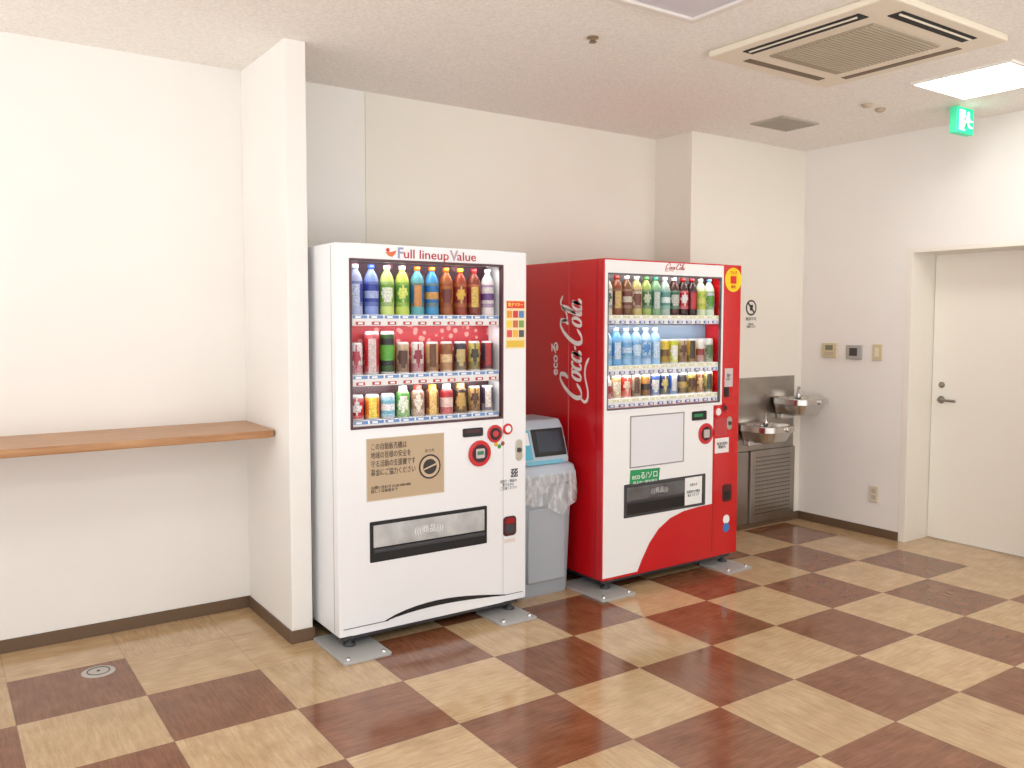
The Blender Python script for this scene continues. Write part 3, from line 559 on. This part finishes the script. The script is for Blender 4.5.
box('rim_a',x0,x0+.03,y0,y1,H-.02,H,frame2,un); box('rim_b',x1-.03,x1,y0,y1,H-.02,H,frame2,un); box('rim_c',x0+.03,x1-.03,y0,y0+.03,H-.02,H,frame2,un); box('rim_d',x0+.03,x1-.03,y1-.03,y1,H-.02,H,frame2,un)
box('panel',x0+.03,x1-.03,y0+.03,y1-.03,H-.008,H,mat('fixture_panel',(206,203,212),.4),un)
av=empty('ceiling_air_vent',(4.50,3.54,H)); VM=mat('vent_metal',(176,168,154),.5)
box('rim_a',4.33,4.345,3.41,3.66,H-.01,H,VM,av); box('rim_b',4.665,4.68,3.41,3.66,H-.01,H,VM,av); box('rim_c',4.345,4.665,3.41,3.425,H-.01,H,VM,av); box('rim_d',4.345,4.665,3.645,3.66,H-.01,H,VM,av)
box('back',4.345,4.665,3.425,3.645,H-.002,H,mat('vent_dark',(70,66,60),.7),av)
for k in range(9): box('slat_%d'%k,4.345,4.665,3.432+k*.024,3.444+k*.024,H-.009,H-.003,VM,av)
lathe('fire_sprinkler',[(0,0),(.026,0),(.024,-.006),(.012,-.008),(.012,-.018),(.017,-.020),(.017,-.023),(0,-.023)],(2.46,2.96,H),mat('brass',(150,128,104),.3,metal=.8))
for p in ((4.50,2.96),(4.66,2.98)): lathe('smoke_detector',[(0,0),(.030,0),(.030,-.008),(.022,-.016),(.012,-.02),(0,-.02)],(*p,H),mat('detector_tan',(186,168,146),.5))
# exit sign
ex=empty('exit_sign',(4.99,2.67,H-.1)); S=.82
def Z(z): return H-(z)*S
box('bracket',4.93,5.07,2.655,2.70,H-.012,H,CREAM,ex,.002); box('housing',4.905,5.085,2.655,2.70,Z(.195),H-.012,mat('sign_housing',(60,190,140),.4,emit=.5),ex,.004)
GE=mat('sign_green',(20,196,130),.4,emit=1.3); WE=mat('sign_white',(235,255,245),.4,emit=1.6)
box('face',4.91,5.08,2.652,2.656,Z(.19),Z(.017),GE,ex)
box('face_door',4.925,4.985,2.650,2.653,Z(.175),Z(.035),WE,ex)
disc('figure_head',5.02,Z(.055),.012,2.649,2.653,WE,ex)
for nm,pts in (('figure_body',[(5.0,.07),(5.03,.07),(5.02,.12),(4.995,.12)]),('figure_leg1',[(4.997,.115),(5.018,.115),(5.0,.145),(4.975,.172),(4.965,.165),(4.985,.14)]),('figure_leg2',[(5.0,.112),(5.02,.115),(5.04,.14),(5.065,.142),(5.065,.152),(5.035,.152)]),('figure_arm',[(5.005,.075),(5.0,.088),(4.975,.11),(4.968,.103),(4.99,.08)]),('figure_arm2',[(5.025,.072),(5.045,.1),(5.065,.1),(5.065,.108),(5.038,.11),(5.02,.085)])):
    prism(nm,[(a,Z(b)) for a,b in pts],'y',2.649,2.653,WE if nm!='figure_leg1' and nm!='figure_arm' else mat('sign_green_dark',(10,140,90),.4,emit=.8),ex)
# ================================================================ wall things
def wallbox(name,y0,y1,z0,z1,m,th=.012): 
    e=empty(name,(XR,(y0+y1)/2,(z0+z1)/2)); box('plate',XR-th,XR,y0,y1,z0,z1,m,e,.004); return e
e=wallbox('wall_thermostat',3.715,3.835,1.22,1.325,mat('beige_plate',(206,192,158),.5),.02); box('screen',XR-.022,XR-.02,3.745,3.805,1.275,1.31,cm((120,120,96)),e); box('keys',XR-.022,XR-.02,3.735,3.815,1.235,1.262,cm((190,178,150)),e)
e=wallbox('wall_control_panel',3.52,3.64,1.215,1.315,cm((170,166,160)),.02); box('screen',XR-.022,XR-.02,3.55,3.61,1.24,1.295,cm((60,60,58)),e)
e=wallbox('light_switch',3.37,3.44,1.215,1.325,MATS['beige_plate']); box('rocker',XR-.016,XR-.012,3.39,3.42,1.24,1.30,cm((226,216,190)),e,.002)
e=wallbox('wall_outlet',3.365,3.435,.235,.35,cm((214,204,184))); box('socket_a',XR-.014,XR-.012,3.383,3.417,.298,.33,cm((190,180,160)),e); box('socket_b',XR-.014,XR-.012,3.383,3.417,.252,.284,cm((190,180,160)),e)
# prohibition wall sign
ns=empty('wall_sign',(4.80,YP,1.52)); K=cm((30,30,32))
def ringmesh(name,cx,cz,r0,r1,y0,y1,m,par):
    o_=ell(cx,cz,r1,r1,40); i_=ell(cx,cz,r0,r0,40); bm=bmesh.new()
    A=[bm.verts.new((p[0],y0,p[1])) for p in o_]; B=[bm.verts.new((p[0],y0,p[1])) for p in i_]; C=[bm.verts.new((p[0],y1,p[1])) for p in o_]
    for i in range(40): j=(i+1)%40; bm.faces.new((A[i],A[j],B[j],B[i])); bm.faces.new((A[i],A[j],C[j],C[i]))
    me=bpy.data.meshes.new(name); bm.to_mesh(me); bm.free(); return link(name,me,par,m)
box('sheet',4.70,4.90,YP-.001,YP,1.405,1.64,WALL2,ns)
ringmesh('ring',4.80,1.575,.044,.055,YP-.003,YP,K,ns)
prism('slash',[(4.764,1.604),(4.772,1.612),(4.836,1.546),(4.828,1.538)],'y',YP-.003,YP-.001,K,ns)
prism('icon_cup',[(4.785,1.595),(4.82,1.595),(4.815,1.555),(4.79,1.555)],'y',YP-.0025,YP-.001,K,ns)
text('sign_text','飲用不可',.026,(4.80,YP-.002,1.495),K,ns,w=.11); text('sign_text2','手洗いは\nご遠慮ください',.018,(4.80,YP-.002,1.45),K,ns,w=.1)
# floor cap
fc=empty('floor_access_cap',(.56,3.90,0)); lathe('plate',[(0,.003),(.056,.003),(.066,0)],(.56,3.90,0),mat('cap_steel',(196,193,188),.4,metal=.2),fc); lathe('ring',[(.04,.003),(.041,.0045),(.045,.0045),(.046,.003)],(.56,3.90,0),STEEL2,fc); lathe('bolt',[(0,.006),(.006,.006),(.007,.003)],(.56,3.90,0),STEEL2,fc)
# ================================================================ world + camera
wd=bpy.data.worlds.new('world'); scene.world=wd; wd.use_nodes=True
wn=wd.node_tree; bgn=wn.nodes['Background']; bgn.inputs[0].default_value=(.99,.995,1.0,1)
tc=wn.nodes.new('ShaderNodeTexCoord'); sp=wn.nodes.new('ShaderNodeSeparateXYZ'); mr=wn.nodes.new('ShaderNodeMapRange')
wn.links.new(tc.outputs['Generated'],sp.inputs[0]); wn.links.new(sp.outputs[2],mr.inputs[0]); mr.inputs[1].default_value=-.35; mr.inputs[2].default_value=.25; mr.inputs[3].default_value=3.2; mr.inputs[4].default_value=1.3  # fill added for the ceiling: background is stronger below the horizon
wn.links.new(mr.outputs[0],bgn.inputs[1])
cd=bpy.data.cameras.new('camera'); co=bpy.data.objects.new('camera',cd); col.objects.link(co); scene.camera=co
cd.sensor_width=36; cd.lens=855.1/1024*36; cd.shift_y=(372.8-384)/1024; cd.clip_start=.05
co.matrix_world=Matrix.Translation((0,0,1.491))@Matrix.Rotation(-.602,4,'Z')@Matrix.Rotation(math.pi/2-.06257,4,'X')@Matrix.Rotation(.002,4,'Z')
try: scene.view_settings.view_transform='Standard'
except Exception: pass
